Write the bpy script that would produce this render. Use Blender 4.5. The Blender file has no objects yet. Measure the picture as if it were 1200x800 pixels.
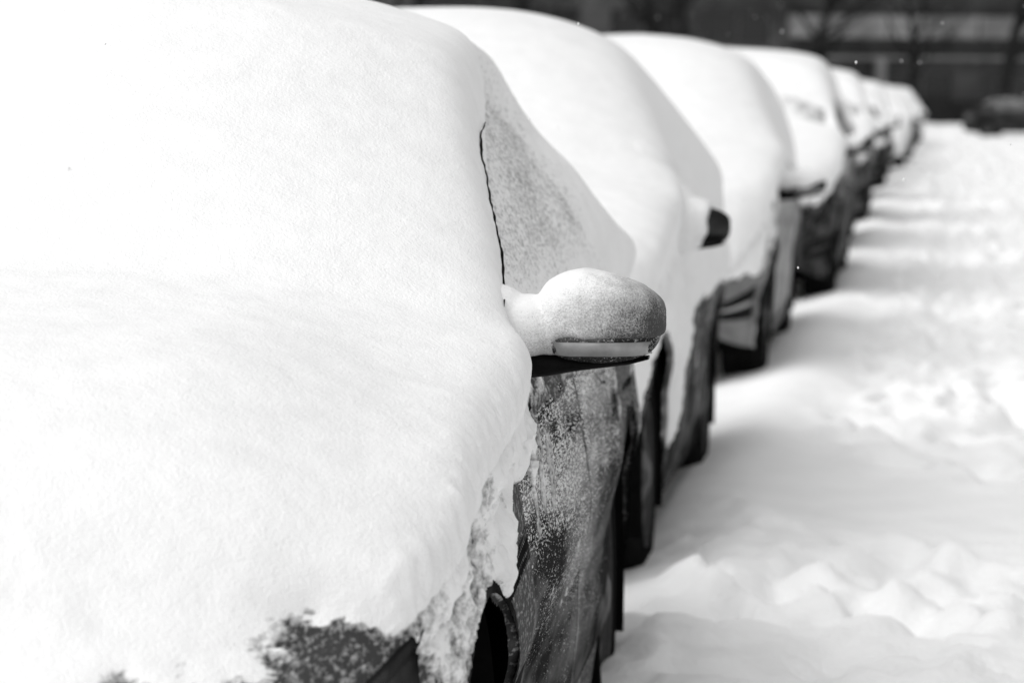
import bpy, math, random
import numpy as np
from mathutils import Vector, Matrix, Euler
random.seed(5)
S = bpy.context.scene
COL = S.collection
# ------------------------------------------------------------------ noise
_r = np.random.RandomState(11)
TB = _r.rand(32, 32, 32)
def vn(P, scale, seed=0.0):
    p = np.asarray(P, float) * scale + np.array([seed*7.31+.37, seed*3.77+.11, seed*5.13+.71])
    i = np.floor(p).astype(int); f = p - i; f = f*f*(3-2*f)
    a = i % 32; b = (i+1) % 32
    x0, y0, z0 = a[..., 0], a[..., 1], a[..., 2]; x1, y1, z1 = b[..., 0], b[..., 1], b[..., 2]
    fx, fy, fz = f[..., 0], f[..., 1], f[..., 2]
    c00 = TB[x0, y0, z0]*(1-fx)+TB[x1, y0, z0]*fx
    c10 = TB[x0, y1, z0]*(1-fx)+TB[x1, y1, z0]*fx
    c01 = TB[x0, y0, z1]*(1-fx)+TB[x1, y0, z1]*fx
    c11 = TB[x0, y1, z1]*(1-fx)+TB[x1, y1, z1]*fx
    return ((c00*(1-fy)+c10*fy)*(1-fz)+(c01*(1-fy)+c11*fy)*fz)*2-1
ROT = np.array(Euler((.7, .5, .9)).to_matrix())
def fbm(P, scale, octv=3, seed=0.0):
    t = 0; a = 1.0; s = 0; P = np.asarray(P, float)
    for k in range(octv):
        P = P @ ROT
        t = t + a*vn(P, scale*2.03**k, seed+k*1.7); s += a; a *= .5
    return t/s
def sm(a, b, x):
    t = np.clip((np.asarray(x, float)-a)/(b-a), 0, 1); return t*t*(3-2*t)

# ------------------------------------------------------------------ materials
def newmat(name):
    m = bpy.data.materials.new(name); m.use_nodes = True
    nt = m.node_tree; return m, nt, nt.nodes["Principled BSDF"]
def noise_node(nt, scale, detail=4, rough=.55, vec=None):
    n = nt.nodes.new("ShaderNodeTexNoise"); n.inputs["Scale"].default_value = scale
    n.inputs["Detail"].default_value = detail; n.inputs["Roughness"].default_value = rough
    if vec is not None: nt.links.new(vec, n.inputs["Vector"])
    return n
def ramp(nt, src, p0, c0, p1, c1):
    r = nt.nodes.new("ShaderNodeValToRGB"); e = r.color_ramp.elements
    e[0].position = p0; e[0].color = (c0, c0, c0, 1); e[1].position = p1; e[1].color = (c1, c1, c1, 1)
    nt.links.new(src, r.inputs[0]); return r
def math_node(nt, op, a, b=None, c=None):
    n = nt.nodes.new("ShaderNodeMath"); n.operation = op
    for k, v in enumerate((a, b, c)):
        if v is None: continue
        if isinstance(v, (int, float)): n.inputs[k].default_value = v
        else: nt.links.new(v, n.inputs[k])
    return n.outputs[0]
def mixcol(nt, fac, a, b):
    mx = nt.nodes.new("ShaderNodeMix"); mx.data_type = 'RGBA'
    if isinstance(fac, (int, float)): mx.inputs[0].default_value = fac
    else: nt.links.new(fac, mx.inputs[0])
    for k, v in ((6, a), (7, b)):
        if isinstance(v, (int, float)): mx.inputs[k].default_value = (v, v, v, 1)
        else: nt.links.new(v, mx.inputs[k])
    return mx.outputs[2]
def snow_mat(name, base=.86, grain=.0016, lump=.006, lumpscale=16, grainscale=230, attr=False, thin=.05, hero=False):
    m, nt, b = newmat(name)
    tc = nt.nodes.new("ShaderNodeTexCoord"); v = tc.outputs["Object"]
    n1 = noise_node(nt, grainscale, 2, .6, v); n2 = noise_node(nt, lumpscale, 4, .55, v); n3 = noise_node(nt, grainscale*.3, 3, .6, v)
    cr = ramp(nt, n2.outputs[0], .3, base-.03, .7, base+.03)
    col = cr.outputs[0]
    if attr:   # thin snow lets the dark paint or glass show between the grains
        at = nt.nodes.new("ShaderNodeAttribute"); at.attribute_name = "depth"
        mp = nt.nodes.new("ShaderNodeMapping"); mp.inputs["Scale"].default_value = (1, .3, 1); nt.links.new(v, mp.inputs[0])
        n5 = noise_node(nt, 130, 3, .65, mp.outputs[0])
        s = math_node(nt, 'MULTIPLY_ADD', n3.outputs[0], .6, at.outputs["Fac"])
        s = math_node(nt, 'MULTIPLY_ADD', n5.outputs[0], 1.2, s)
        f = ramp(nt, math_node(nt, 'MULTIPLY', s, .5), .46, 0, .80, 1)
        col = mixcol(nt, f.outputs[0], thin, col)
    if hero:   # frost thins out towards the lower outer end of the shell
        sep = nt.nodes.new("ShaderNodeSeparateXYZ"); nt.links.new(v, sep.inputs[0])
        axx = math_node(nt, 'ABSOLUTE', sep.outputs[0])
        s = math_node(nt, 'MULTIPLY', math_node(nt, 'SUBTRACT', sep.outputs[2], 1.02), 6.5)
        s = math_node(nt, 'MULTIPLY_ADD', math_node(nt, 'SUBTRACT', .985, axx), 5.0, s)
        s = math_node(nt, 'MULTIPLY_ADD', n1.outputs[0], 1.0, s)
        s = math_node(nt, 'MULTIPLY_ADD', n2.outputs[0], .5, s)
        f = ramp(nt, math_node(nt, 'MULTIPLY_ADD', s, .5, .12), .26, 0, .72, 1)
        col = mixcol(nt, f.outputs[0], .06, col)
    nt.links.new(col, b.inputs["Base Color"])
    b.inputs["Roughness"].default_value = .8
    b.inputs["Specular IOR Level"].default_value = .15
    h = math_node(nt, 'MULTIPLY', n1.outputs[0], grain)
    h = math_node(nt, 'MULTIPLY_ADD', n2.outputs[0], lump, h)
    h = math_node(nt, 'MULTIPLY_ADD', n3.outputs[0], grain*1.0, h)
    bp = nt.nodes.new("ShaderNodeBump"); bp.inputs["Distance"].default_value = 1.0; bp.inputs["Strength"].default_value = 1
    nt.links.new(h, bp.inputs["Height"]); nt.links.new(bp.outputs[0], b.inputs["Normal"])
    return m
def paint_mat(name, col, rough=.3, dust=.5, z0=.35, z1=.95, colsnow=.75, gloss=.06, ysq=.35, fs=150, zk=.2, amp=1.5):
    """car paint with salt grime and frozen spray; dust 0..1 how much snow sticks"""
    m, nt, b = newmat(name)
    tc = nt.nodes.new("ShaderNodeTexCoord"); v = tc.outputs["Object"]
    sep = nt.nodes.new("ShaderNodeSeparateXYZ"); nt.links.new(v, sep.inputs[0])
    mp = nt.nodes.new("ShaderNodeMapping"); mp.inputs["Scale"].default_value = (1, ysq, 1); nt.links.new(v, mp.inputs[0])
    mo = mp.outputs[0]
    n1 = noise_node(nt, fs, 3, .75, mo); n2 = noise_node(nt, 6, 6, .65, mo); n3 = noise_node(nt, 35, 4, .6, mo)
    zr = nt.nodes.new("ShaderNodeMapRange"); nt.links.new(sep.outputs[2], zr.inputs[0])
    zr.inputs[1].default_value = z0; zr.inputs[2].default_value = z1; zr.inputs[3].default_value = -zk; zr.inputs[4].default_value = zk
    s = math_node(nt, 'MULTIPLY', n1.outputs[0], amp)
    s = math_node(nt, 'MULTIPLY_ADD', n2.outputs[0], 1.0, s)
    s = math_node(nt, 'MULTIPLY_ADD', n3.outputs[0], .4, s)
    s = math_node(nt, 'ADD', s, zr.outputs[0])
    thr = .35+amp - .45*dust
    f = ramp(nt, math_node(nt, 'SUBTRACT', s, thr-.5), .48, 0, .56, 1)
    grime = ramp(nt, n2.outputs[0], .35, col*.6, .7, col*1.6+.010)
    nt.links.new(mixcol(nt, f.outputs[0], grime.outputs[0], colsnow), b.inputs["Base Color"])
    b.inputs["Specular IOR Level"].default_value = 0; b.inputs["Roughness"].default_value = .8
    bp = nt.nodes.new("ShaderNodeBump"); bp.inputs["Distance"].default_value = .003; bp.inputs["Strength"].default_value = .7
    nt.links.new(math_node(nt, 'MULTIPLY_ADD', n1.outputs[0], .1, f.outputs[0]), bp.inputs["Height"]); nt.links.new(bp.outputs[0], b.inputs["Normal"])
    n4 = noise_node(nt, 8, 4, .6, mo)
    sr = ramp(nt, n4.outputs[0], .40, gloss*.08, .62, gloss)
    inv = math_node(nt, 'SUBTRACT', 1.0, f.outputs[0])
    fac = math_node(nt, 'MULTIPLY', sr.outputs[0], inv)
    gl = nt.nodes.new("ShaderNodeBsdfGlossy"); gl.inputs["Roughness"].default_value = rough; gl.inputs["Color"].default_value = (.95, .95, .95, 1)
    mx = nt.nodes.new("ShaderNodeMixShader"); nt.links.new(fac, mx.inputs[0]); nt.links.new(b.outputs[0], mx.inputs[1]); nt.links.new(gl.outputs[0], mx.inputs[2])
    nt.links.new(mx.outputs[0], nt.nodes["Material Output"].inputs["Surface"])
    return m
def plain(name, col, rough=.5, metal=0, scale=30, var=.25, bump=.0005, spec=.5):
    m, nt, b = newmat(name)
    tc = nt.nodes.new("ShaderNodeTexCoord")
    n = noise_node(nt, scale, 5, .6, tc.outputs["Object"])
    r = ramp(nt, n.outputs[0], .3, col*(1-var), .7, min(1, col*(1+var)))
    nt.links.new(r.outputs[0], b.inputs["Base Color"]); b.inputs["Roughness"].default_value = rough; b.inputs["Metallic"].default_value = metal
    b.inputs["Specular IOR Level"].default_value = spec
    bp = nt.nodes.new("ShaderNodeBump"); bp.inputs["Distance"].default_value = bump
    nt.links.new(n.outputs[0], bp.inputs["Height"]); nt.links.new(bp.outputs[0], b.inputs["Normal"])
    return m
M_SNOW = snow_mat("car_snow", .89, grain=.0014, lump=.003, attr=True)
M_SNOWMIR = snow_mat("mirror_snow", .82, grain=.0022, lump=.003, lumpscale=30, grainscale=300)
M_SNOWHERO = snow_mat("mirror_frost", .82, grain=.0014, lump=.002, lumpscale=40, grainscale=420, hero=True)
M_GROUND = snow_mat("ground_snow", .89, grain=.004, lump=.03, lumpscale=4, grainscale=60)
M_RUBBER = plain("rubber", .012, .8, 0, 60, spec=.0)
M_BLACK = plain("black_plastic", .006, .5, spec=.02)
M_WELL = plain("wheel_well_liner", .006, .9, spec=.0)
M_RIM = plain("alloy", .07, .5, .2, spec=.05)
M_GLASS = paint_mat("dusty_glass", .015, .1, .2, .9, 1.3, gloss=.12)
M_LAMP = paint_mat("lamp_lens", .006, .2, .0, .5, .85, gloss=.03, ysq=1)
M_CHROME = plain("signal_lens", .24, .35, .1)
M_TAIL = plain("tail_lens", .08, .15)
M_MIRG = plain("mirror_glass", .5, .05, 1)

# ------------------------------------------------------------------ mesh helpers
def obj_from(name, V, F, mat, parent=None, smooth=True):
    me = bpy.data.meshes.new(name)
    me.from_pydata([tuple(v) for v in np.asarray(V).tolist()] if not isinstance(V, list) else V, [], F if isinstance(F, list) else F.tolist())
    if smooth: me.shade_smooth()
    me.materials.append(mat)
    o = bpy.data.objects.new(name, me); COL.objects.link(o)
    if parent is not None: o.parent = parent
    return o
def empty(name, parent=None, loc=(0, 0, 0)):
    o = bpy.data.objects.new(name, None); o.empty_display_size = .3; COL.objects.link(o); o.location = loc
    if parent is not None: o.parent = parent
    return o
def grid_faces(n, m):
    I, J = np.meshgrid(np.arange(n-1), np.arange(m-1), indexing='ij')
    a = (I*m+J).ravel()
    return np.stack([a, a+1, a+m+1, a+m], 1)
def gsmooth(A, it, wt=None):
    for _ in range(it):
        B = A.copy()
        B[1:-1, 1:-1] = (A[:-2, 1:-1]+A[2:, 1:-1]+A[1:-1, :-2]+A[1:-1, 2:])/4
        A = B if wt is None else A+(B-A)*wt[..., None]
    return A
def normals(P):
    dy = np.gradient(P, axis=0); dw = np.gradient(P, axis=1)
    N = np.cross(dw, dy); N /= (np.linalg.norm(N, axis=2, keepdims=True)+1e-9)
    return N
class Surf:
    def __init__(s, P, L): s.P = P; s.N = normals(P); s.L = L; s.ny, s.nw = P.shape[:2]
    def at(s, y, w, arr=None):
        A = s.P if arr is None else arr
        fy = np.clip(np.asarray(y, float)/s.L*(s.ny-1), 0, s.ny-1.001); fw = np.clip((np.asarray(w, float)+1)/2*(s.nw-1), 0, s.nw-1.001)
        i = fy.astype(int); j = fw.astype(int); a = (fy-i)[..., None]; b = (fw-j)[..., None]
        return (A[i, j]*(1-a)+A[i+1, j]*a)*(1-b)+(A[i, j+1]*(1-a)+A[i+1, j+1]*a)*b
def box(name, c, s, mat, parent=None, bev=.0, rot=None):
    import bmesh
    bm = bmesh.new(); bmesh.ops.create_cube(bm, size=1)
    bmesh.ops.scale(bm, vec=s, verts=bm.verts)
    if bev > 0: bmesh.ops.bevel(bm, geom=bm.edges[:], offset=bev, segments=3, affect='EDGES', profile=.6)
    if rot is not None: bmesh.ops.rotate(bm, matrix=rot, verts=bm.verts)
    bmesh.ops.translate(bm, vec=c, verts=bm.verts)
    me = bpy.data.meshes.new(name); bm.to_mesh(me); bm.free(); me.materials.append(mat)
    o = bpy.data.objects.new(name, me); COL.objects.link(o)
    if parent is not None: o.parent = parent
    return o
def lathe_x(name, prof, mat, parent, n=48, x0=0):
    V = []; F = []
    k = len(prof)
    for i in range(n):
        a = 2*math.pi*i/n
        for (x, r) in prof: V.append((x+x0, r*math.cos(a), r*math.sin(a)))
    for i in range(n):
        for j in range(k-1):
            a = i*k+j; b = ((i+1) % n)*k+j
            F.append((a, a+1, b+1, b))
    return obj_from(name, V, F, mat, parent)

# ------------------------------------------------------------------ the car
VA, VB = .38, .62
def car_surface(sp, res):
    L, hw = sp['L'], sp['hw']
    ny = int(L/res)//2*2+1; nw = int(3.9/res)//4*4+1
    yt = np.arange(-.5, L+.5, .01)
    def table(keys, sig):
        k = np.array(keys, float); t = np.interp(yt, k[:, 0], k[:, 1])
        g = np.exp(-.5*(np.arange(-30, 31)/sig)**2); g /= g.sum()
        tp = np.pad(t, 30, mode='edge'); return np.convolve(tp, g, 'valid')
    HP = table(sp['hp'], 4.0); ZB = table(sp['zb'], 6.0)
    H = lambda y: np.interp(y, yt, HP); B = lambda y: np.interp(y, yt, ZB)
    Y, Wd = np.meshgrid(np.linspace(0, L, ny), np.linspace(-1, 1, nw), indexing='ij')
    V = 1-np.abs(Wd); sg = np.sign(Wd)
    ef = np.clip(1-Y/.9, 0, 1); er = np.clip((Y-(L-.8))/.8, 0, 1)
    hwp = hw*(1-.27*ef**3)*(1-.2*er**3)
    zbot = .2+.1*ef**5+.12*er**5
    zb = B(Y); cr = sp['crown']*sm(sp['cy']-.3, sp['cy']+.5, Y)+.045
    plan = .14*(1-sm(1.9, 2.9, Y))-.10*sm(2.9, 3.6, Y)
    plan = plan*sm(0, .8, Y)*(1-sm(L-.5, L, Y))
    zr = np.maximum(H(Y)-cr, zb+.01)
    inset = sp['inset']*sm(sp['cy']-.25, sp['cy']+.15, Y)
    xb = hwp*.965-inset*.3; xr = .955*hwp-inset-sp['tumble']*np.maximum(zr-zb-.03, 0)-sp['taper']*sm(1.9, 4.0, Y)
    t = np.clip(V/VA, 0, 1)
    x1 = hwp*(1-.06*(1-t)**2-.035*t**5+.012*np.exp(-((t-.62)/.12)**2)-.010*np.exp(-((t-.45)/.08)**2)); z1 = zbot+(zb-zbot)*t
    x1 = x1-inset*.3*t**6
    t = np.clip((V-VA)/(VB-VA), 0, 1)
    x2 = xb+(xr-xb)*t+.02*np.sin(t*np.pi); z2 = zb+(zr-zb)*t
    t = np.clip((V-VB)/(1-VB), 0, 1)
    q = 1-t; x3 = xr*q; z3 = np.maximum(H(Y+plan*(1-q*q))-cr*q**2.6, zr)
    X = np.where(V < VA, x1, np.where(V < VB, x2, x3)); Z = np.where(V < VA, z1, np.where(V < VB, z2, z3))
    X = X*sg
    YY = Y+.26*ef*(X/hw)**2-.2*er*(X/hw)**2
    P = np.stack([X, YY, Z], 2)
    P = gsmooth(P, int((.03/res)**2)+2)
    return Surf(P, L), Y, Wd

def mirror(sp, root, side, snow):
    """side mirror: housing, glass, turn signal, snow cap"""
    hw = sp['hw']; cy = sp['my']; cz = sp['mz']; hero = sp['trim']
    cx = hw+sp['mx']
    EX = .60
    NN = 2/EX
    def ell(a, b, c, ex=EX, n=40, m=60):
        ph = np.linspace(-math.pi/2, math.pi/2, n)[:, None]; th = (np.arange(m)*2*math.pi/m)[None, :]
        f = lambda v: np.sign(v)*np.abs(v)**ex
        return np.stack([a*f(np.cos(ph))*f(np.cos(th)), b*f(np.cos(ph))*f(np.sin(th)), c*f(np.sin(ph))+0*th], 2)
    def faces(n, m):
        F = []
        for i in range(n-1):
            for j in range(m):
                F.append((i*m+j, i*m+(j+1) % m, (i+1)*m+(j+1) % m, (i+1)*m+j))
        return F
    def flipx(V):
        W = V.copy(); W[..., 0] *= side; return W
    def fl(F): return F if side > 0 else [f[::-1] for f in F]
    a_, b_, c_ = .088, .07, sp['mc']
    tz = lambda x: 1-.10*np.clip(-(x+.02)/.1, 0, 1)-.34*np.clip((x+.02)/.1, 0, 1.1)
    def shape(h):
        h = h.copy(); x = h[..., 0]
        h[..., 2] = np.where(h[..., 2] > 0, h[..., 2]*tz(x), h[..., 2]*(1-.10*np.abs(x)/.1))
        h[..., 1] = np.minimum(h[..., 1], .045)
        h[..., 1] += .03*np.clip(x/.1, 0, 1)**2
        return h
    h = ell(a_, b_, c_)
    V = shape(h)+np.array([cx, cy, cz])
    m = obj_from("side_mirror", flipx(V).reshape(-1, 3), fl(faces(40, 60)), sp['mirmat'], root)
    A = []
    lo_ = -c_
    sec = [(-.09, .03, .034, .004), (-.0, .030, .020, .000), (.05, .034, .010, -.001), (.12, .030, .005, .003), (.150, .020, .003, .009)]
    kk = 16
    for (x, ry, rz, zo) in sec:
        for k in range(kk):
            a = 2*math.pi*k/kk; A.append((side*(hw+x+sp['mx']-.08), cy+ry*math.cos(a)*1.1, cz+lo_+zo+rz*math.sin(a)))
    F = []
    for i in range(len(sec)-1):
        for k in range(kk): F.append((i*kk+k, i*kk+(k+1) % kk, (i+1)*kk+(k+1) % kk, (i+1)*kk+k))
    F.append(tuple(range(kk))); F.append(tuple((len(sec)-1)*kk+k for k in range(kk))[::-1])
    obj_from("mirror_arm", A, F, M_BLACK, m)
    g = [];n = 28
    for k in range(n):
        a = 2*math.pi*k/n; f = lambda v: math.copysign(abs(v)**.7, v)
        g.append((side*(cx+.074*f(math.cos(a))), cy+.049+.02*max(0, f(math.cos(a)))**2+.004, cz-.006+c_*.62*f(math.sin(a))))
    obj_from("mirror_glass", g, [tuple(range(n))], M_MIRG, m, False)
    T = []; ns = 60
    xs_ = np.linspace(-.072, .0745, ns)
    for i, x in enumerate(xs_):
        ends = i in (0, ns-1)
        for k, zz in enumerate((lo_+.013, lo_+.0145, lo_+.034, lo_+.0355)):
            zc = c_*(1-.10*abs(x)/.1); inner = max(0.0, 1-abs(zz/zc)**NN-abs(x/a_)**NN)
            y = -b_*inner**(1/NN); off = .0050 if (k in (1, 2) and not ends) else -.003
            T.append((side*(cx+x+off*.6*max(0, x/a_)), cy+y-off+.03*max(0, x/.1)**2, cz+zz))
    obj_from("turn_signal", T, fl([tuple(f) for f in grid_faces(ns, 4).tolist()]), M_CHROME if not sp['endcut'] else M_BLACK, m)
    Pn = ell(a_+.003, b_+.004, c_+.003, EX+.03, 80, 120)
    c = shape(Pn)
    nrm = Pn/np.linalg.norm(Pn, axis=2, keepdims=True)
    up = sm(-.35, .9, nrm[..., 2]); edge = c[..., 2]+.005*fbm(c, 40, 3, 2)-sp['capcut']*sm(-.01, .08, c[..., 0])
    th = .0018+sp['cap']*up*(1-.55*sm(.0, .09, c[..., 0]))
    lo2 = lo_+.036 if sp['caplow'] is None else sp['caplow']
    e_ = sm(lo2-.004, lo2+.008, edge)
    if sp['endcut']: e_ = e_*(1-sm(sp['endcut']-.012, sp['endcut'], c[..., 0]-.2*c[..., 2]))
    th = th*e_-.014*(1-e_)
    c = c+nrm*th[..., None]+np.array([0, 0, 1])*(sp['cap']*.35*up*sm(.1, -.02, c[..., 0]))[..., None]
    V = [c.reshape(-1, 3)+np.array([cx, cy, cz])]; F = faces(80, 120); off = 9600
    for (bx, by, bz, ra, rb, rc) in sp['bridge']:
        e = ell(ra, rb, rc, 1, 24, 32); V.append(e.reshape(-1, 3)+np.array([hw+bx, cy+by, cz+bz]))
        F += [tuple(v+off for v in f) for f in faces(24, 32)]; off += 24*32
    V = np.concatenate(V); V[:, 0] *= side
    o = obj_from("snow_cap", V, fl(F), M_SNOWHERO if hero else M_SNOWMIR, m)
    md = o.modifiers.new("merge", 'REMESH'); md.mode = 'VOXEL'; md.voxel_size = .0025 if hero else .007; md.use_smooth_shade = True
    sd = o.modifiers.new("soften", 'SMOOTH'); sd.factor = .5; sd.iterations = 26 if hero else 5
    if hero:
        for nm, sc_, st_ in (("clumps", .03, .003), ("crumbs", .005, .0009)):
            tx = bpy.data.textures.new(nm, 'CLOUDS'); tx.noise_scale = sc_; tx.noise_depth = 1
            dm = o.modifiers.new(nm, 'DISPLACE'); dm.texture = tx; dm.strength = st_; dm.mid_level = .4
    return m

def wheel(root, x, y, R, side):
    w = empty("wheel", root, (x, y, R))
    wd = .20
    prof = [(-wd/2, R*.62), (-wd/2, R*.7), (-wd/2+.0, R*.86), (-wd/2+.025, R*.97), (-wd/2+.05, R), (-.03, R), (-.028, R*.975), (-.018, R*.975), (-.016, R), (.016, R), (.018, R*.975), (.028, R*.975), (.03, R), (wd/2-.05, R), (wd/2-.025, R*.97), (wd/2, R*.86), (wd/2, R*.7), (wd/2-.01, R*.62)]
    lathe_x("tyre", prof, M_RUBBER, w, 56)
    V = []; F = []
    n = 40; xo = side*(wd/2-.015)
    ns = 5
    rings = [(.03, .02), (.055, .012), (R*.35, .0), (R*.52, -.004), (R*.6, -.02), (R*.63, .012)]
    for i in range(n*2):
        a = 2*math.pi*i/(n*2)
        sp_ = .5+.5*math.cos(a*ns); gap = 0 if sp_ > .45 else 1
        for k, (r, d) in enumerate(rings):
            dd = d-(.06*gap if k in (2, 3) else 0)
            V.append((xo+side*dd, r*math.cos(a), r*math.sin(a)))
    k = len(rings)
    for i in range(n*2):
        for j in range(k-1):
            a = i*k+j; b = ((i+1) % (n*2))*k+j
            F.append((a, a+1, b+1, b) if side > 0 else (a, b, b+1, a+1))
    F.append(tuple(i*k for i in range(n*2)))
    obj_from("rim", V, F, M_RIM, w)
    return w

def build_car(sp, res, fine_body=False):
    L, hw = sp['L'], sp['hw']
    root = empty("parked_car")
    s2, Y2, W2 = car_surface(sp, res)
    st = 2 if fine_body else 1
    s = Surf(s2.P[::st, ::st], L); Y = Y2[::st, ::st]; Wd = W2[::st, ::st]
    P = s.P.copy(); n, m = P.shape[:2]
    F = grid_faces(n, m)
    R = sp['R']; AR = R+.065; wys = sp['wy']
    flat = P.reshape(-1, 3)
    inside = np.zeros(len(flat), bool)
    vflat = (1-np.abs(Wd)).ravel()
    for yc in wys:
        d = np.hypot(flat[:, 1]-yc, flat[:, 2]-R); ins = (d < AR) & (vflat < .45); inside |= ins
    keep = ~inside[F].all(1)
    F2 = F[keep]
    for yc in wys:
        dy = flat[:, 1]-yc; dz = flat[:, 2]-R; d = np.hypot(dy, dz)+1e-6; ins = (d < AR) & (vflat < .45)
        flat[ins, 1] = yc+dy[ins]/d[ins]*AR; flat[ins, 2] = R+dz[ins]/d[ins]*AR
    Fl = [tuple(f) for f in F2.tolist()]
    Fl.append(tuple(range(m-1, -1, -1))); Fl.append(tuple((n-1)*m+k for k in range(m)))
    b0 = len(flat); extra = np.array([[-hw*.7, .25, .24], [hw*.7, .25, .24], [hw*.7, L-.25, .24], [-hw*.7, L-.25, .24]])
    flat2 = np.concatenate([flat, extra]); Fl.append((b0, b0+3, b0+2, b0+1))
    obj_from("body", flat2, Fl, sp['bodymat'] or sp['paint'], root)
    for yc in wys:
        for sd in (-1, 1):
            V = []; Fw = []; k = 24
            for i in range(k+1):
                a = -.35+(math.pi+.7)*i/k
                V.append((sd*(hw*.955), yc+AR*math.cos(a), R+AR*math.sin(a))); V.append((sd*(hw-.36), yc+AR*math.cos(a), R+AR*math.sin(a)))
            for i in range(k): Fw.append((2*i, 2*i+1, 2*i+3, 2*i+2))
            Fw.append(tuple(2*i+1 for i in range(k+1)))
            obj_from("wheel_well", V, Fw, M_WELL, root)
            wheel(root, sd*(hw-.15), yc, R, sd)
    def patch(name, y0, y1, v0, v1, side, off, mat, parent=root, ny=24, nv=14, full=False, yskew=0):
        a = np.linspace(0, 1, ny); b = np.linspace(0, 1, nv)
        A, Bq = np.meshgrid(a, b, indexing='ij')
        yv = y0+(y1-y0)*A
        if callable(v1): vv1 = v1(yv)
        else: vv1 = v1
        vv = v0+(vv1-v0)*Bq
        yv = yv+yskew*Bq
        w = (1-vv)*side if not full else v0+(v1-v0)*Bq
        p = s.at(yv, w); nn = s.at(yv, w, s.N)
        o = np.full(A.shape, off); o[0] = o[-1] = -.006; o[:, 0] = o[:, -1] = -.006
        p = p+nn*o[..., None]
        Fp = grid_faces(ny, nv)
        if not full and side > 0: Fp = Fp[:, ::-1]
        return obj_from(name, p.reshape(-1, 3), [tuple(f) for f in Fp.tolist()], mat, parent)
    cyl = sp['cy']; wt = sp['wt']
    patch("windshield", cyl+.1, wt-.02, -.36, .36, 1, .003, M_GLASS, full=True, ny=30, nv=30)
    patch("hood", .22, cyl-.02, -.34, .34, 1, .0025, sp['bodymat'] or sp['paint'], full=True, ny=40, nv=40)
    patch("rear_window", sp['rs']+.05, sp['re']-.03, -.3, .3, 1, .003, M_GLASS, full=True)
    yd = sp['doors']
    for sd in (-1, 1):
        for k in range(len(yd)-1):
            d = patch("door", yd[k]+.008, yd[k+1]-.008, .04, VA-.005, sd, .0018, sp['paint'], ny=60, nv=40)
            hy = yd[k+1]-.16; hz_v = VA*.86
            c = s.at(np.array([hy]), np.array([(1-hz_v)*sd]))[0]
            box("door_handle", (c[0]+sd*.004, c[1], c[2]), (.020, .17, .022), sp['paint'], d, .008)
            y0 = max(yd[k]+.03, cyl+.32)
            y1 = min(yd[k+1]-.02, sp['rs']+.25)
            if k == 0:
                ra = lambda yv: VA+.03+(VB-VA-.06)*sm(cyl+.1, cyl+.5, yv)
            else: ra = VB-.025
            patch("side_window", y0, y1, VA+.02, ra, sd, .001, M_GLASS, ny=50, nv=30)
        patch("headlight", .10, .42, .31, .50, sd, .004, M_LAMP, yskew=.10)
        patch("tail_light", L-.32, L-.08, .27, .40, sd, .004, M_TAIL)
        fg = patch("fog_lamp", .015, .32, .10, .24, sd, .005, M_BLACK, ny=16, nv=10)
        patch("fog_lamp_slat", .03, .30, .155, .185, sd, .010, sp['paint'], parent=fg, ny=16, nv=5)
    g = patch("grille", .035, .13, -.42, .42, 1, .004, M_BLACK, full=True, ny=12, nv=40)
    for k in range(3):
        yy = .05+.027*k; ws = np.linspace(-.4, .4, 30); pp = s.at(np.full(30, yy), ws); nn = s.at(np.full(30, yy), ws, s.N)
        V = []; Fs = []
        for q in range(30):
            for (a, b) in ((-.004, 0), (-.004, .012), (.004, .012), (.004, 0)):
                t = np.array([0, .5, .85]); V.append(tuple(pp[q]+nn[q]*b+t*a))
        for q in range(29):
            for e in range(3): Fs.append((q*4+e, q*4+e+1, (q+1)*4+e+1, (q+1)*4+e))
        obj_from("grille_slat", V, Fs, M_RIM, g)
    box("bumper_intake", (0, .0, .40), (hw*1.1, .03, .10), M_BLACK, root, .01)
    # ---------------- snow
    P, N = s2.P, s2.N; V2 = 1-np.abs(W2)
    nz = N[..., 2]; nyv = N[..., 1]; z = P[..., 2]; Yl = P[..., 1]; ax = np.abs(P[..., 0])
    sd = sp['seed']
    lo = fbm(P, 1.3, 2, sd); mid = fbm(P, 6, 3, sd+3); hi = fbm(P, 24, 3, sd+9); fine = fbm(P, 75, 2, sd+5)
    ttop = sp['snow']*(sm(.22, .78, nz))*(1+.18*lo)
    ttop *= sm(-.02, .30, Yl)*.45+.55
    crackv = lambda u: VB-.052-.004*u-.010*np.sin(u*3.1)
    floor_ = -1; glassy = 0
    if sp['trim']:
        hoodw = 1-sm(1.1, 1.5, Yl)
        edgew = 1-.45*hoodw*sm(.50, .86, ax)
        ttop = sp['snow']*(.45*sm(.22, .78, nz)+.55*sm(.3, .99, nz))*(1+.18*lo)*(sm(-.02, .30, Yl)*.45+.55)*edgew
        ttop = ttop-.012*np.exp(-((Yl-(cyl-.02+.10*(ax/.9)**2))/.10)**2)*sm(.05, .09, ttop)
        u_ = np.clip((Y2-cyl-.19)/.62, 0, 4)
        vl = crackv(np.minimum(u_, 1))+.06*np.clip(u_-1.2, 0, 1.2)
        reg = sm(cyl+.12, cyl+.30, Y2)*(1-sm(3.4, 3.8, Y2))
        below = (1-sm(vl-.002, vl+.014, V2))
        ttop = ttop*(1-reg*below)
        glassy = reg*(1-sm(vl-.02, vl+.012+.05*np.clip(u_-1, 0, 1), V2))*sm(.92, 1.0, z)
        floor_ = (.0110+.002*hi)*(Y2 > cyl)*sm(.93, .99, z)
    if sp['wsthin'] < 1:
        reg = sm(cyl+.10, cyl+.25, Y2)*(1-sm(wt-.25, wt-.08, Y2))*sm(VB-.03, VB+.02, V2)
        ttop = ttop*(1-(1-sp['wsthin'])*reg)
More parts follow.
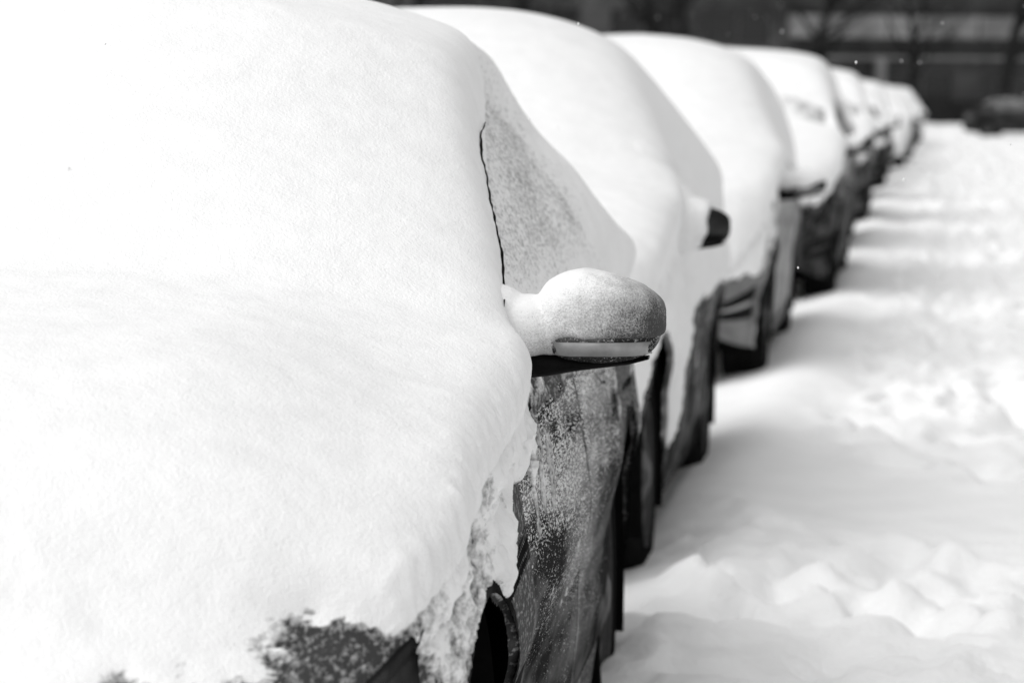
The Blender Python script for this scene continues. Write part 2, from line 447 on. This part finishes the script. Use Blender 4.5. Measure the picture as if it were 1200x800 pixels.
    rag = .05*mid+.04*hi+.012*fine
    zl = sp['zl'](Yl)+rag
    tside = np.maximum(sp['side']*(1+.6*mid+.5*hi), floor_)
    mask = sm(zl-.015, zl+.05, z)
    pt = sm(.18, .32, mid+.35*hi+(z-.75)*.5-sp.get('bare', .1))
    tl = np.maximum(-.008+pt*(.011), -.008)
    T = np.maximum(ttop*mask, tside*mask+tl*(1-mask))
    if sp['side'] < 0: T = np.where(ttop*mask < .0008, -.01, T)
    T = np.where(mask < .35, np.minimum(T, .006), T)
    zf = sp['zf']+sp['zfc']*sm(.66, .80, ax)
    frg = z+.02*lo+(.035*mid+.04*hi+.02*fine)
    fm = sm(zf-.02, zf+.02, frg)
    front = sm(.15, .5, -nyv)*fm*(1-sm(.6, .85, Yl))
    T = np.maximum(T, front*(.012+.058*sm(zf, zf+.14, frg))-.008*(1-front))
    for (by, bz, ry, rz, amt) in sp.get('bulge', ()):
        g_ = np.exp(-((Yl-by)/ry)**2-((z-bz)/rz)**2)*(W2 > 0)*(V2 < .6)
        T = T+amt*g_*(1+.4*hi)*(T > 0)
    for yc in wys:
        d = np.hypot(P[..., 1]-yc, z-R); T = np.where((d < AR+.012+.016*hi) & (V2 < .45), -.02, T)
    D = N*.75+np.array([0, 0, .35])*sm(.1, .6, nz)[..., None]
    Q = P+D*T[..., None]
    rs = res
    wt_ = sm(.015, .06, T)
    Q = gsmooth(Q, int((sp['smooth']/rs)**2), wt_*.9)
    nose = (1-sm(.35, .75, Yl))*sm(.010, .03, T)
    Q = gsmooth(Q, int((.09/rs)**2), nose*.9)
    cov = sm(.0, .01, T)*(1-sm(.05, .09, T))
    lowf = cov*(1-sm(.5, .85, nz))
    lowz = sm(.0, .01, T)*(1-sm(.84, .93, z))*(1-sm(.65, .92, nz))*sm(.3, .6, ax)
    Q = Q+N*((.006*lo+.0035*mid)*sm(.02, .06, T)+.003*hi*cov+.003*mid*lowf+.0075*hi*lowz+.0032*fine*lowf+.0040*fine*lowz)[..., None]
    F = grid_faces(*Q.shape[:2]); Tf = T.ravel()
    keep = ~(Tf[F] < -.004).all(1)
    used = np.zeros(len(Tf), bool); used[F[keep].ravel()] = True
    idx = np.cumsum(used)-1
    so_ = obj_from("snow_cover", Q.reshape(-1, 3)[used], [tuple(f) for f in idx[F[keep]].tolist()], M_SNOW, root)
    Pst = P*np.array([1, .25, 1])
    dep = sm(.0, .018, T+.006*mid+.005*hi)
    dep = dep*(1-glassy)+glassy*(.50+.20*fbm(Pst, 12, 3, 41)+.08*sm(.0, 1.0, u_ if sp['trim'] else 0)+.25*(1-sm(.95, 1.12, z)))
    dep = dep.ravel()[used]
    at = so_.data.attributes.new("depth", 'FLOAT', 'POINT'); at.data.foreach_set("value", dep.astype(np.float32))
    sQ = Surf(Q, L)
    if sp.get('trim'):  # added black strip in place of the shaded gap between windscreen and window snow
        for sd_ in (-1, 1):
            k = 140; u = np.linspace(0, 1, k); uu = u*1.3; yv = cyl+.17+.66*uu; vv = crackv(np.minimum(uu, 1))+.024+.008*sm(.8, 1.2, uu)+.0010*np.sin(uu*31)
            pp = sQ.at(yv, (1-vv)*sd_); nn = sQ.at(yv, (1-vv)*sd_, sQ.N)
            V = []; Fs = []
            for q in range(k):
                r = .0026*(.55+.6*abs(math.sin(q*.10+.6))*(1-.5*u[q])+.12*math.sin(q*.6))*(1-abs(2*u[q]-1)**6)+.0004
                for e in range(6):
                    a = e*math.pi/3; V.append(tuple(pp[q]+np.array([sd_*math.cos(a)*r*.8, 1.4*r*math.sin(a), 0])+nn[q]*(.0018+.001*u[q])))
            for q in range(k-1):
                for e in range(6): Fs.append((q*6+e, q*6+(e+1) % 6, (q+1)*6+(e+1) % 6, (q+1)*6+e))
            obj_from("crack_shade_strip", V, Fs, M_BLACK, root)
    for sd_ in (-1, 1): mirror(sp, root, sd_, True)
    return root

def spec(L, cy, cz, wt, wz, roof, rs, re, deck, **k):
    d = dict(L=L, hw=.9, cy=cy, wt=wt, rs=rs, re=re, crown=.035, tumble=.36, taper=.03, R=.315, wy=(.88, L-1.02), my=cy+.25, mz=1.0, mx=.08, inset=.01, mc=.056, zfc=0, wsthin=1, bodymat=None,
             snow=.11, side=.010, seed=1, zf=.62, trim=False, doors=(cy+.05, cy+1.12, L-1.28), mirmat=None, cap=.012, capcut=.035, caplow=None, endcut=0, smooth=.09,
             zl=lambda y: .86+0*y, bridge=((-.03, 0, -.01, .05, .05, .035), (.01, 0, -.015, .04, .05, .025)))
    d['hp'] = [(-.1, .5), (0, .53), (.06, .63), (.15, .71), (.4, cz-.17), (.9, cz-.055), (cy, cz), (cy+.08, cz+.02), (wt, wz), (wt+.5, roof), (rs-.5, roof), (rs, roof-.06), (re, deck+.02), (L-.12, deck-.03), (L-.03, deck-.15), (L+.1, .6)]
    d['zb'] = [(0, .48), (.15, .60), (.5, cz-.26), (1.0, cz-.17), (cy, cz-.12), (2, cz-.09), (3.4, cz-.05), (L-.3, cz-.06), (L-.02, .75)]
    d.update(k); return d

P1 = paint_mat("paint_dark_grey", .008, .15, .82, .40, .95, gloss=.22, fs=280, zk=.22, ysq=.17, amp=1.7)
P1B = paint_mat("paint_dark_grey_clean", .005, .25, .12, .40, .95, gloss=.03, fs=200, zk=.12, ysq=.5)
P2 = paint_mat("paint_black", .010, .25, .55, .3, .95, gloss=.12)
P3 = paint_mat("paint_silver", .30, .35, .3, gloss=.15)
P4 = paint_mat("paint_graphite", .03, .3, .5, gloss=.12)
P5 = paint_mat("paint_dark_clean", .010, .3, -.6, gloss=.03)
MH = paint_mat("mirror_shell_frosted", .02, .2, .92, .94, 1.06, ysq=1, colsnow=.5, gloss=.10, fs=300)
MH2 = paint_mat("mirror_shell_dark", .008, .3, -.5, ysq=1, gloss=.03)
spA = spec(4.55, 1.38, .965, 2.22, 1.375, 1.42, 3.45, 4.0, 1.03, seed=1, paint=P1, bodymat=P1B, mirmat=MH, trim=True, snow=.116, smooth=.036, inset=.045, mc=.065, mz=1.009, crown=.050,
           zl=lambda y: .750-.165*sm(.40, .66, y)+.20*sm(1.02, 1.32, y)+.05*sm(1.32, 1.7, y), zf=.665, zfc=.115, side=.008, bare=.2, wy=(.95, 3.58), cap=.004, capcut=.0,
           bulge=((1.47, .842, .17, .048, .050), (1.15, .74, .15, .08, .012)), tumble=.375, mx=.080,
           bridge=((-.075, .0, .005, .05, .07, .046), (-.03, -.01, -.010, .055, .06, .047), (.01, -.01, -.010, .05, .055, .044), (-.11, .02, .020, .05, .08, .045)))
spB = spec(4.4, 1.25, 1.02, 2.1, 1.44, 1.50, 3.5, 4.25, 1.0, seed=4, paint=P2, mirmat=MH2, snow=.13, zl=lambda y: .34+.36*sm(1.4, 1.9, y), zf=.36, mz=.972, bare=.25,
           tumble=.54, taper=.12, mx=.046, capcut=.0, caplow=-.06, endcut=.030, side=.030, mc=.062, crown=.085,
           bridge=((-.16, .10, .13, .14, .16, .12), (-.10, .04, .06, .11, .13, .11), (-.05, .02, .03, .10, .12, .10), (-.01, -.01, .0, .085, .11, .085), (.025, -.01, -.008, .065, .09, .062)))
spC = spec(4.4, 1.2, 1.04, 2.0, 1.46, 1.52, 3.8, 4.25, 1.02, seed=8, paint=P3, mirmat=MH2, snow=.13, zl=lambda y: .54+.32*sm(.7, 1.4, y), zf=.52, mz=.93, bare=.5, mx=.12, crown=.06, taper=.06, tumble=.42,
           bridge=((-.06, 0, .04, .10, .09, .07), (.03, 0, .02, .06, .07, .05)))
spD = spec(4.6, 1.2, 1.05, 1.85, 1.49, 1.56, 4.1, 4.5, 1.04, seed=12, paint=P4, mirmat=MH2, snow=.12, zl=lambda y: .88-.2*(1-sm(.3, 1.1, y)), zf=.75, mz=1.04, R=.33, bare=.5, cap=.006, capcut=.08, wsthin=.06, side=.002, tumble=.22)
spE = spec(4.5, 1.35, .99, 2.2, 1.38, 1.46, 3.4, 3.95, 1.03, seed=17, paint=P4, mirmat=MH2, snow=.10, side=.002, zl=lambda y: .89-.2*(1-sm(.3, 1.1, y)), zf=.7, bare=.6, cap=.006, capcut=.08, wsthin=.05, tumble=.30)
spF = spec(4.5, 1.35, .99, 2.2, 1.38, 1.44, 3.4, 3.95, 1.03, seed=19, paint=P5, mirmat=MH2, snow=.002, side=-.006, zl=lambda y: 1.2+0*y, zf=2, bare=2, cap=.004, capcut=.09)
GROUP = "cars parked along the kerb"
def place(root, x, y, yaw, label, cat="car"):
    root.location = (x, y, 0); root.rotation_euler = (0, 0, math.radians(yaw)); root["label"] = label; root["category"] = cat; root["group"] = GROUP
build = build_car
carA = build(spA, .0085, True)
place(carA, -1.43, 3.35, 1.4, "dark grey car buried in fresh snow with frosted side mirror")
carB = build(spB, .018)
place(carB, -1.62, 8.35, .3, "black hatchback under deep snow, dark side mirror poking out")
carC = build(spC, .025)
place(carC, -1.64, 15.1, 0, "silver hatchback with snow on bonnet, bare bumper and headlight")
carD = build(spD, .028)
place(carD, -1.50, 21.2, 0, "tall dark car with thick snow on its roof and bonnet")
carE = build(spE, .028)
place(carE, -1.60, 27.4, 0, "graphite saloon car with snow heaped on roof and bonnet")
carF = build(spF, .035)
place(carF, 5.3, 122, 80, "dark saloon car with thin snow standing across the street end"); carF["group"] = "cars at the street end"
def copy_tree(src):
    mp = {}
    allo = [src]+list(src.children_recursive)
    for o in allo:
        c = o.copy(); mp[o] = c; COL.objects.link(c)
    for o in allo:
        if o.parent is not None and o in mp and o.parent in mp: mp[o].parent = mp[o.parent]; mp[o].matrix_parent_inverse = o.matrix_parent_inverse.copy()
    return mp[src]
far = [(carD, 34.0, -1.56), (carC, 41.5, -1.68), (carE, 48, -1.60), (carD, 55, -1.62), (carB, 62, -1.50), (carC, 69.5, -1.5), (carE, 77, -1.45), (carD, 85, -1.4), (carC, 94, -1.35), (carB, 104, -1.3)]
lab = {carB: "black hatchback covered in deep snow beside the kerb", carC: "silver hatchback with snow on bonnet beside the kerb", carD: "tall dark car with thick snow on its roof and bonnet", carE: "graphite saloon car with snow on roof and bonnet"}
for src, y, x in far:
    c = copy_tree(src); place(c, x+random.uniform(-.06, .06), y, random.uniform(-1.2, 1.2), lab[src])
cross2 = copy_tree(carF); place(cross2, 11.5, 124, 84, "dark saloon car with thin snow standing across the street end"); cross2["group"] = "cars at the street end"

# ------------------------------------------------------------------ ground
def axis(segs):
    out = [segs[0][0]]
    for a, b, st in segs:
        n = max(1, int(round((b-a)/st))); out += list(np.linspace(a, b, n+1)[1:])
    return np.array(out)
xs = axis([(-700, -100, 100), (-100, -20, 10), (-20, -4, 1.0), (-4, -1.3, .12), (-1.3, 1.6, .020), (1.6, 4, .1), (4, 20, 1), (20, 100, 10), (100, 700, 100)])
ys = [-300, -100, -30, -10, -3, 0, 2, 4, 5, 6]
d = 6.0
while d < 170: d += max(.020, d*.0032); ys.append(d)
ys += [180, 200, 240, 300, 400, 600, 900, 1500]
ys = np.array(ys)
GY, GX = np.meshgrid(ys, xs, indexing='ij')
G0 = np.stack([GX, GY, 0*GX], 2)
def fb2(P, sc, o, seed):
    t = 0; a = 1.; s_ = 0
    for k in range(o): t = t+a*vn(P, sc*2.03**k, seed+k*1.7); s_ += a; a *= .5
    return t/s_
Hh = .07+.022*fb2(G0, .35, 2, 2)+.012*fb2(G0, 1.2, 3, 4)
Hh += .070*np.exp(-((GX+.62+.08*vn(G0, .5, 3))/.22)**2)*(.85+.15*vn(G0, .6, 9))*sm(5, 7, GY)
Hh -= .05*sm(-.90, -1.15, GX)*sm(3, 5, GY)
tr = sm(-.50, -.15, GX+.18*vn(G0, .7, 6))*sm(11.0, 13.5, GY+.8*vn(G0, .8, 16))*(1-sm(80, 110, GY))*(1+.02*np.clip(GY-12, 0, 50))
tr2 = (1-sm(9.0, 10.6, GY+.6*GX))*sm(-.85, -.55, GX)
G1 = G0*np.array([1, .6, 1])
lum = fb2(G1, 2.6, 2, 12); lum2 = fb2(G1, 7, 3, 15); rid = 1-2*np.abs(fb2(G1, 5, 3, 25))
blk = sm(.0, .30, fb2(G1, 9, 2, 33)); fin = fb2(G1, 22, 2, 37)
Hh += tr*(.036*lum+.045*lum2+.02*blk+.008*fin)+tr2*(.036*lum+.026*lum2+.014*rid+.026*blk+.007*fin)
fr = np.random.RandomState(3)
for k in range(220):
    near = k < 22
    if near: fx = fr.uniform(-.65, .35); fy = fr.uniform(7.4, 9.8)
    else: fx = fr.uniform(-.35, 1.0); fy = 11.5+fr.uniform(0, 1)**1.3*45
    a = fr.uniform(-.5, .5); sel = (np.abs(GX-fx) < .6) & (np.abs(GY-fy) < .8)
    dx = (GX[sel]-fx)*math.cos(a)+(GY[sel]-fy)*math.sin(a); dy = -(GX[sel]-fx)*math.sin(a)+(GY[sel]-fy)*math.cos(a)
    r = np.sqrt((dx/.09)**2+(dy/.18)**2)
    Hh[sel] += (-.05 if near else -.06)*np.exp(-r**2.6)+(.012 if near else .022)*np.exp(-((r-1.6)/.5)**2)
for rx in (.10, .28, .95, 1.6):
    Hh -= .04*np.exp(-((GX-rx-.08*np.sin(GY*.21))/.09)**4)*sm(11, 16, GY)*(.7+.3*vn(G0, .5, 31))
P = np.stack([GX, GY, Hh*sm(-8, 4, GY)*(1-sm(160, 400, GY))*(1-sm(4, 40, np.abs(GX)))+0.0], 2)
g = obj_from("ground", P.reshape(-1, 3), [tuple(f) for f in grid_faces(len(ys), len(xs)).tolist()], M_GROUND)
g["kind"] = "structure"; g["label"] = "street covered in trodden fresh snow with footprints"
# ------------------------------------------------------------------ building
M_BRICK = plain("dark_brick", .06, .85, 0, .25, .7, spec=.1)
M_CONC = plain("weathered_concrete", .20, .85, 0, .5, .5, spec=.1)
M_PANE = plain("dark_pane", .01, .25, 0, .5, .3)
M_FRAME = plain("window_frame", .08, .6, spec=.1)
def addbox(Vs, Fs, x0, x1, y0, y1, z0, z1):
    b = len(Vs)
    Vs += [(x0, y0, z0), (x1, y0, z0), (x1, y1, z0), (x0, y1, z0), (x0, y0, z1), (x1, y0, z1), (x1, y1, z1), (x0, y1, z1)]
    Fs += [(b, b+3, b+2, b+1), (b+4, b+5, b+6, b+7), (b, b+1, b+5, b+4), (b+1, b+2, b+6, b+5), (b+2, b+3, b+7, b+6), (b+3, b, b+4, b+7)]
def building(X0, nb, label, loc, rot):
    bld = empty("apartment_building"); bld["label"] = label; bld["category"] = "building"
    bay = 6.0; wallV = []; wallF = []
    X1 = X0+bay*nb
    addbox(wallV, wallF, X0, X1, .5, 14, 0, 16)
    floors = [(1.0, 3.0), (4.6, 6.6), (8.2, 10.2), (11.8, 13.8)]
    zprev = 0
    for (a, b) in floors:
        addbox(wallV, wallF, X0, X1, 0, .497, zprev, a); zprev = b
    addbox(wallV, wallF, X0, X1, 0, .497, zprev, 16)
    for k in range(nb+1):
        for (a, b) in floors: addbox(wallV, wallF, max(X0, X0+k*bay-.9), min(X1, X0+k*bay+.9), .003, .497, a, b)
    obj_from("wall", wallV, wallF, M_BRICK, bld, False)
    Vs = []; Fs = []; addbox(Vs, Fs, X0, X1, -.5, -.003, 3.75, 3.95); obj_from("cornice", Vs, Fs, M_CONC, bld, False)
    rr = random.Random(4)
    for k in range(nb+1):
        if k % 2 == 1:
            Vs = []; Fs = []; addbox(Vs, Fs, X0+k*bay-.3, X0+k*bay+.3, -.45, -.02, 0, 3.747); obj_from("column", Vs, Fs, M_CONC, bld, False)
    for k in range(nb):
        xx = X0+k*bay
        if xx > -16:
            Vs = []; Fs = []; addbox(Vs, Fs, xx+.1, xx+5.9, -1.3, -.003, 5.0, 6.3); obj_from("balcony", Vs, Fs, M_CONC, bld, False)
        elif k % 4 == 1:
            Vs = []; Fs = []; addbox(Vs, Fs, xx+.6, xx+5.4, -1.1, -.003, 4.5, 4.7); obj_from("balcony", Vs, Fs, M_CONC, bld, False)
        for fi, (a, b) in enumerate(floors):
            xa = X0+k*bay+.9; xb = X0+(k+1)*bay-.9
            Vs = []; Fs = []
            for (p, q, r_, t) in ((xa, xb, a, a+.12), (xa, xb, b-.12, b), (xa, xa+.12, a+.12, b-.12), (xb-.12, xb, a+.12, b-.12), ((xa+xb)/2-.06, (xa+xb)/2+.06, a+.12, b-.12)):
                addbox(Vs, Fs, p+.002, q-.002, .2, .3, r_+.002, t-.002)
            w = obj_from("window", Vs, Fs, M_FRAME, bld, False)
            obj_from("window_pane", [(xa+.1, .26, a+.1), (xb-.1, .26, a+.1), (xb-.1, .26, b-.1), (xa+.1, .26, b-.1)], [(0, 1, 2, 3)], M_PANE, w, False)
    bld.location = loc; bld.rotation_euler = (0, 0, math.radians(rot))
building(-82, 20, "long dark brick building with concrete balconies and columns", (0, 205, 0), 28)
# ------------------------------------------------------------------ bare trees
M_BARK = plain("bark", .018, .9, 0, 8, .4, .01, spec=.0)
def tree(x, y, h, seed, label):
    rr = random.Random(seed); V = []; F = []; V2 = []; F2 = []
    def limb(V, F, p, d, L, r, depth):
        segs = 6; q = p.copy(); dd = d.copy(); base = len(V); k = 6
        for i in range(segs+1):
            ra = r*(1-.6*i/segs); t = dd.orthogonal().normalized(); b = dd.cross(t)
            for e in range(k):
                a = 2*math.pi*e/k; V.append(tuple(q+t*math.cos(a)*ra+b*math.sin(a)*ra))
            if i < segs: q = q+dd*(L/segs); dd = (dd+Vector((rr.uniform(-.16, .16), rr.uniform(-.16, .16), rr.uniform(-.04, .12)))).normalized()
            if depth < 4 and i >= 2-(depth == 0):
                for _ in range(1 if depth > 0 else 2):
                    az = rr.uniform(0, 6.28); nd = (dd*.6+Vector((math.cos(az), math.sin(az), rr.uniform(.0, .5)))*.8).normalized()
                    limb(V2, F2, q.copy(), nd, L*rr.uniform(.45, .65), ra*.55, depth+1)
        for i in range(segs):
            for e in range(k): F.append((base+i*k+e, base+i*k+(e+1) % k, base+(i+1)*k+(e+1) % k, base+(i+1)*k+e))
    limb(V, F, Vector((0, 0, -.1)), Vector((0, 0, 1)), h, h*.036, 0)
    t = empty("bare_tree", None, (x, y, 0)); t["label"] = label; t["category"] = "tree"; t["group"] = "bare street trees"
    obj_from("trunk", V, F, M_BARK, t); obj_from("branches", V2, F2, M_BARK, t)
for i, (x, y, h) in enumerate([(2.8, 150, 9), (-14, 172, 10), (-24, 150, 9), (13, 160, 9), (-6.5, 175, 9), (-19.5, 165, 8), (-1.5, 182, 7), (-11, 150, 8), (-33, 160, 10)]):
    tree(x, y, h, 20+i, "leafless dark street tree in front of the building")
for i in range(26):
    fr2 = np.random.RandomState(100+i)
    n_, m_ = 20, 28
    ph = np.linspace(0, math.pi/2, n_)[:, None]; th = (np.arange(m_)*2*math.pi/m_)[None, :]
    rr_ = np.array([1.6+fr2.rand()*.9, 1.2, .9+fr2.rand()*.9])
    Vv = np.stack([np.cos(ph)*np.cos(th), np.cos(ph)*np.sin(th), np.sin(ph)+0*th], 2)
    Vv = Vv*rr_*(1+.35*fbm(Vv, 2.5, 3, i))[..., None]
    Fv = []
    for a in range(n_-1):
        for b in range(m_): Fv.append((a*m_+b, a*m_+(b+1) % m_, (a+1)*m_+(b+1) % m_, (a+1)*m_+b))
    sh = obj_from("shrub", Vv.reshape(-1, 3), Fv, M_BARK); sh.location = (-42+i*2.3+fr2.rand(), 176+i*.9, 0)
    sh["label"] = "dark leafless shrub at the foot of the building"; sh["category"] = "shrub"; sh["group"] = "shrubs along the building"
# ------------------------------------------------------------------ falling flakes
V = []; F = []
fr = np.random.RandomState(9)
for k in range(420):
    yd = 3.6+fr.rand()**.8*30
    x = yd*(fr.uniform(-.30, .06)); z = 1.33+yd*fr.uniform(-.05, .04)
    r = fr.uniform(.0010, .0022)*(1+yd*.035)
    b = len(V)
    for (a, c, e) in ((1, 0, 0), (-1, 0, 0), (0, 1, 0), (0, -1, 0), (0, 0, 1.3), (0, 0, -1.3)): V.append((x+a*r, yd+c*r, z+e*r))
    for f in ((0, 2, 4), (2, 1, 4), (1, 3, 4), (3, 0, 4), (2, 0, 5), (1, 2, 5), (3, 1, 5), (0, 3, 5)): F.append(tuple(b+i for i in f))
fl = obj_from("falling_snowflakes", V, F, M_SNOWMIR); fl["kind"] = "stuff"; fl["label"] = "small snowflakes drifting down over the street"; fl["category"] = "snowflakes"
# ------------------------------------------------------------------ light
w = bpy.data.worlds.new("World"); S.world = w; w.use_nodes = True; nt = w.node_tree
bg = nt.nodes["Background"]; sky = nt.nodes.new("ShaderNodeTexSky"); sky.sky_type = 'NISHITA'; sky.sun_disc = False
sky.sun_elevation = math.radians(50); sky.sun_rotation = math.radians(225)
bw = nt.nodes.new("ShaderNodeRGBToBW"); nt.links.new(sky.outputs[0], bw.inputs[0]); nt.links.new(bw.outputs[0], bg.inputs[0]); bg.inputs[1].default_value = .145
sl = bpy.data.lights.new("sun", 'SUN'); sl.energy = 2.5; sl.angle = math.radians(90); sl.color = (1, 1, 1)
so = bpy.data.objects.new("sun", sl); COL.objects.link(so)
so.rotation_euler = Vector((-.48, -.36, 1.0)).to_track_quat('Z', 'Y').to_euler()
S.view_settings.view_transform = 'Standard'; S.view_settings.look = 'None'; S.view_settings.exposure = 0
# ------------------------------------------------------------------ camera
cam = bpy.data.cameras.new("camera"); co = bpy.data.objects.new("camera", cam); COL.objects.link(co); S.camera = co
cam.lens = 120; cam.sensor_width = 36; cam.clip_end = 3000; cam.clip_start = .1
co.location = (0, 0, 1.33); co.rotation_euler = (math.radians(90-4.03), 0, math.radians(7.1))
cam.dof.use_dof = True; cam.dof.focus_distance = 4.95; cam.dof.aperture_fstop = 6.3
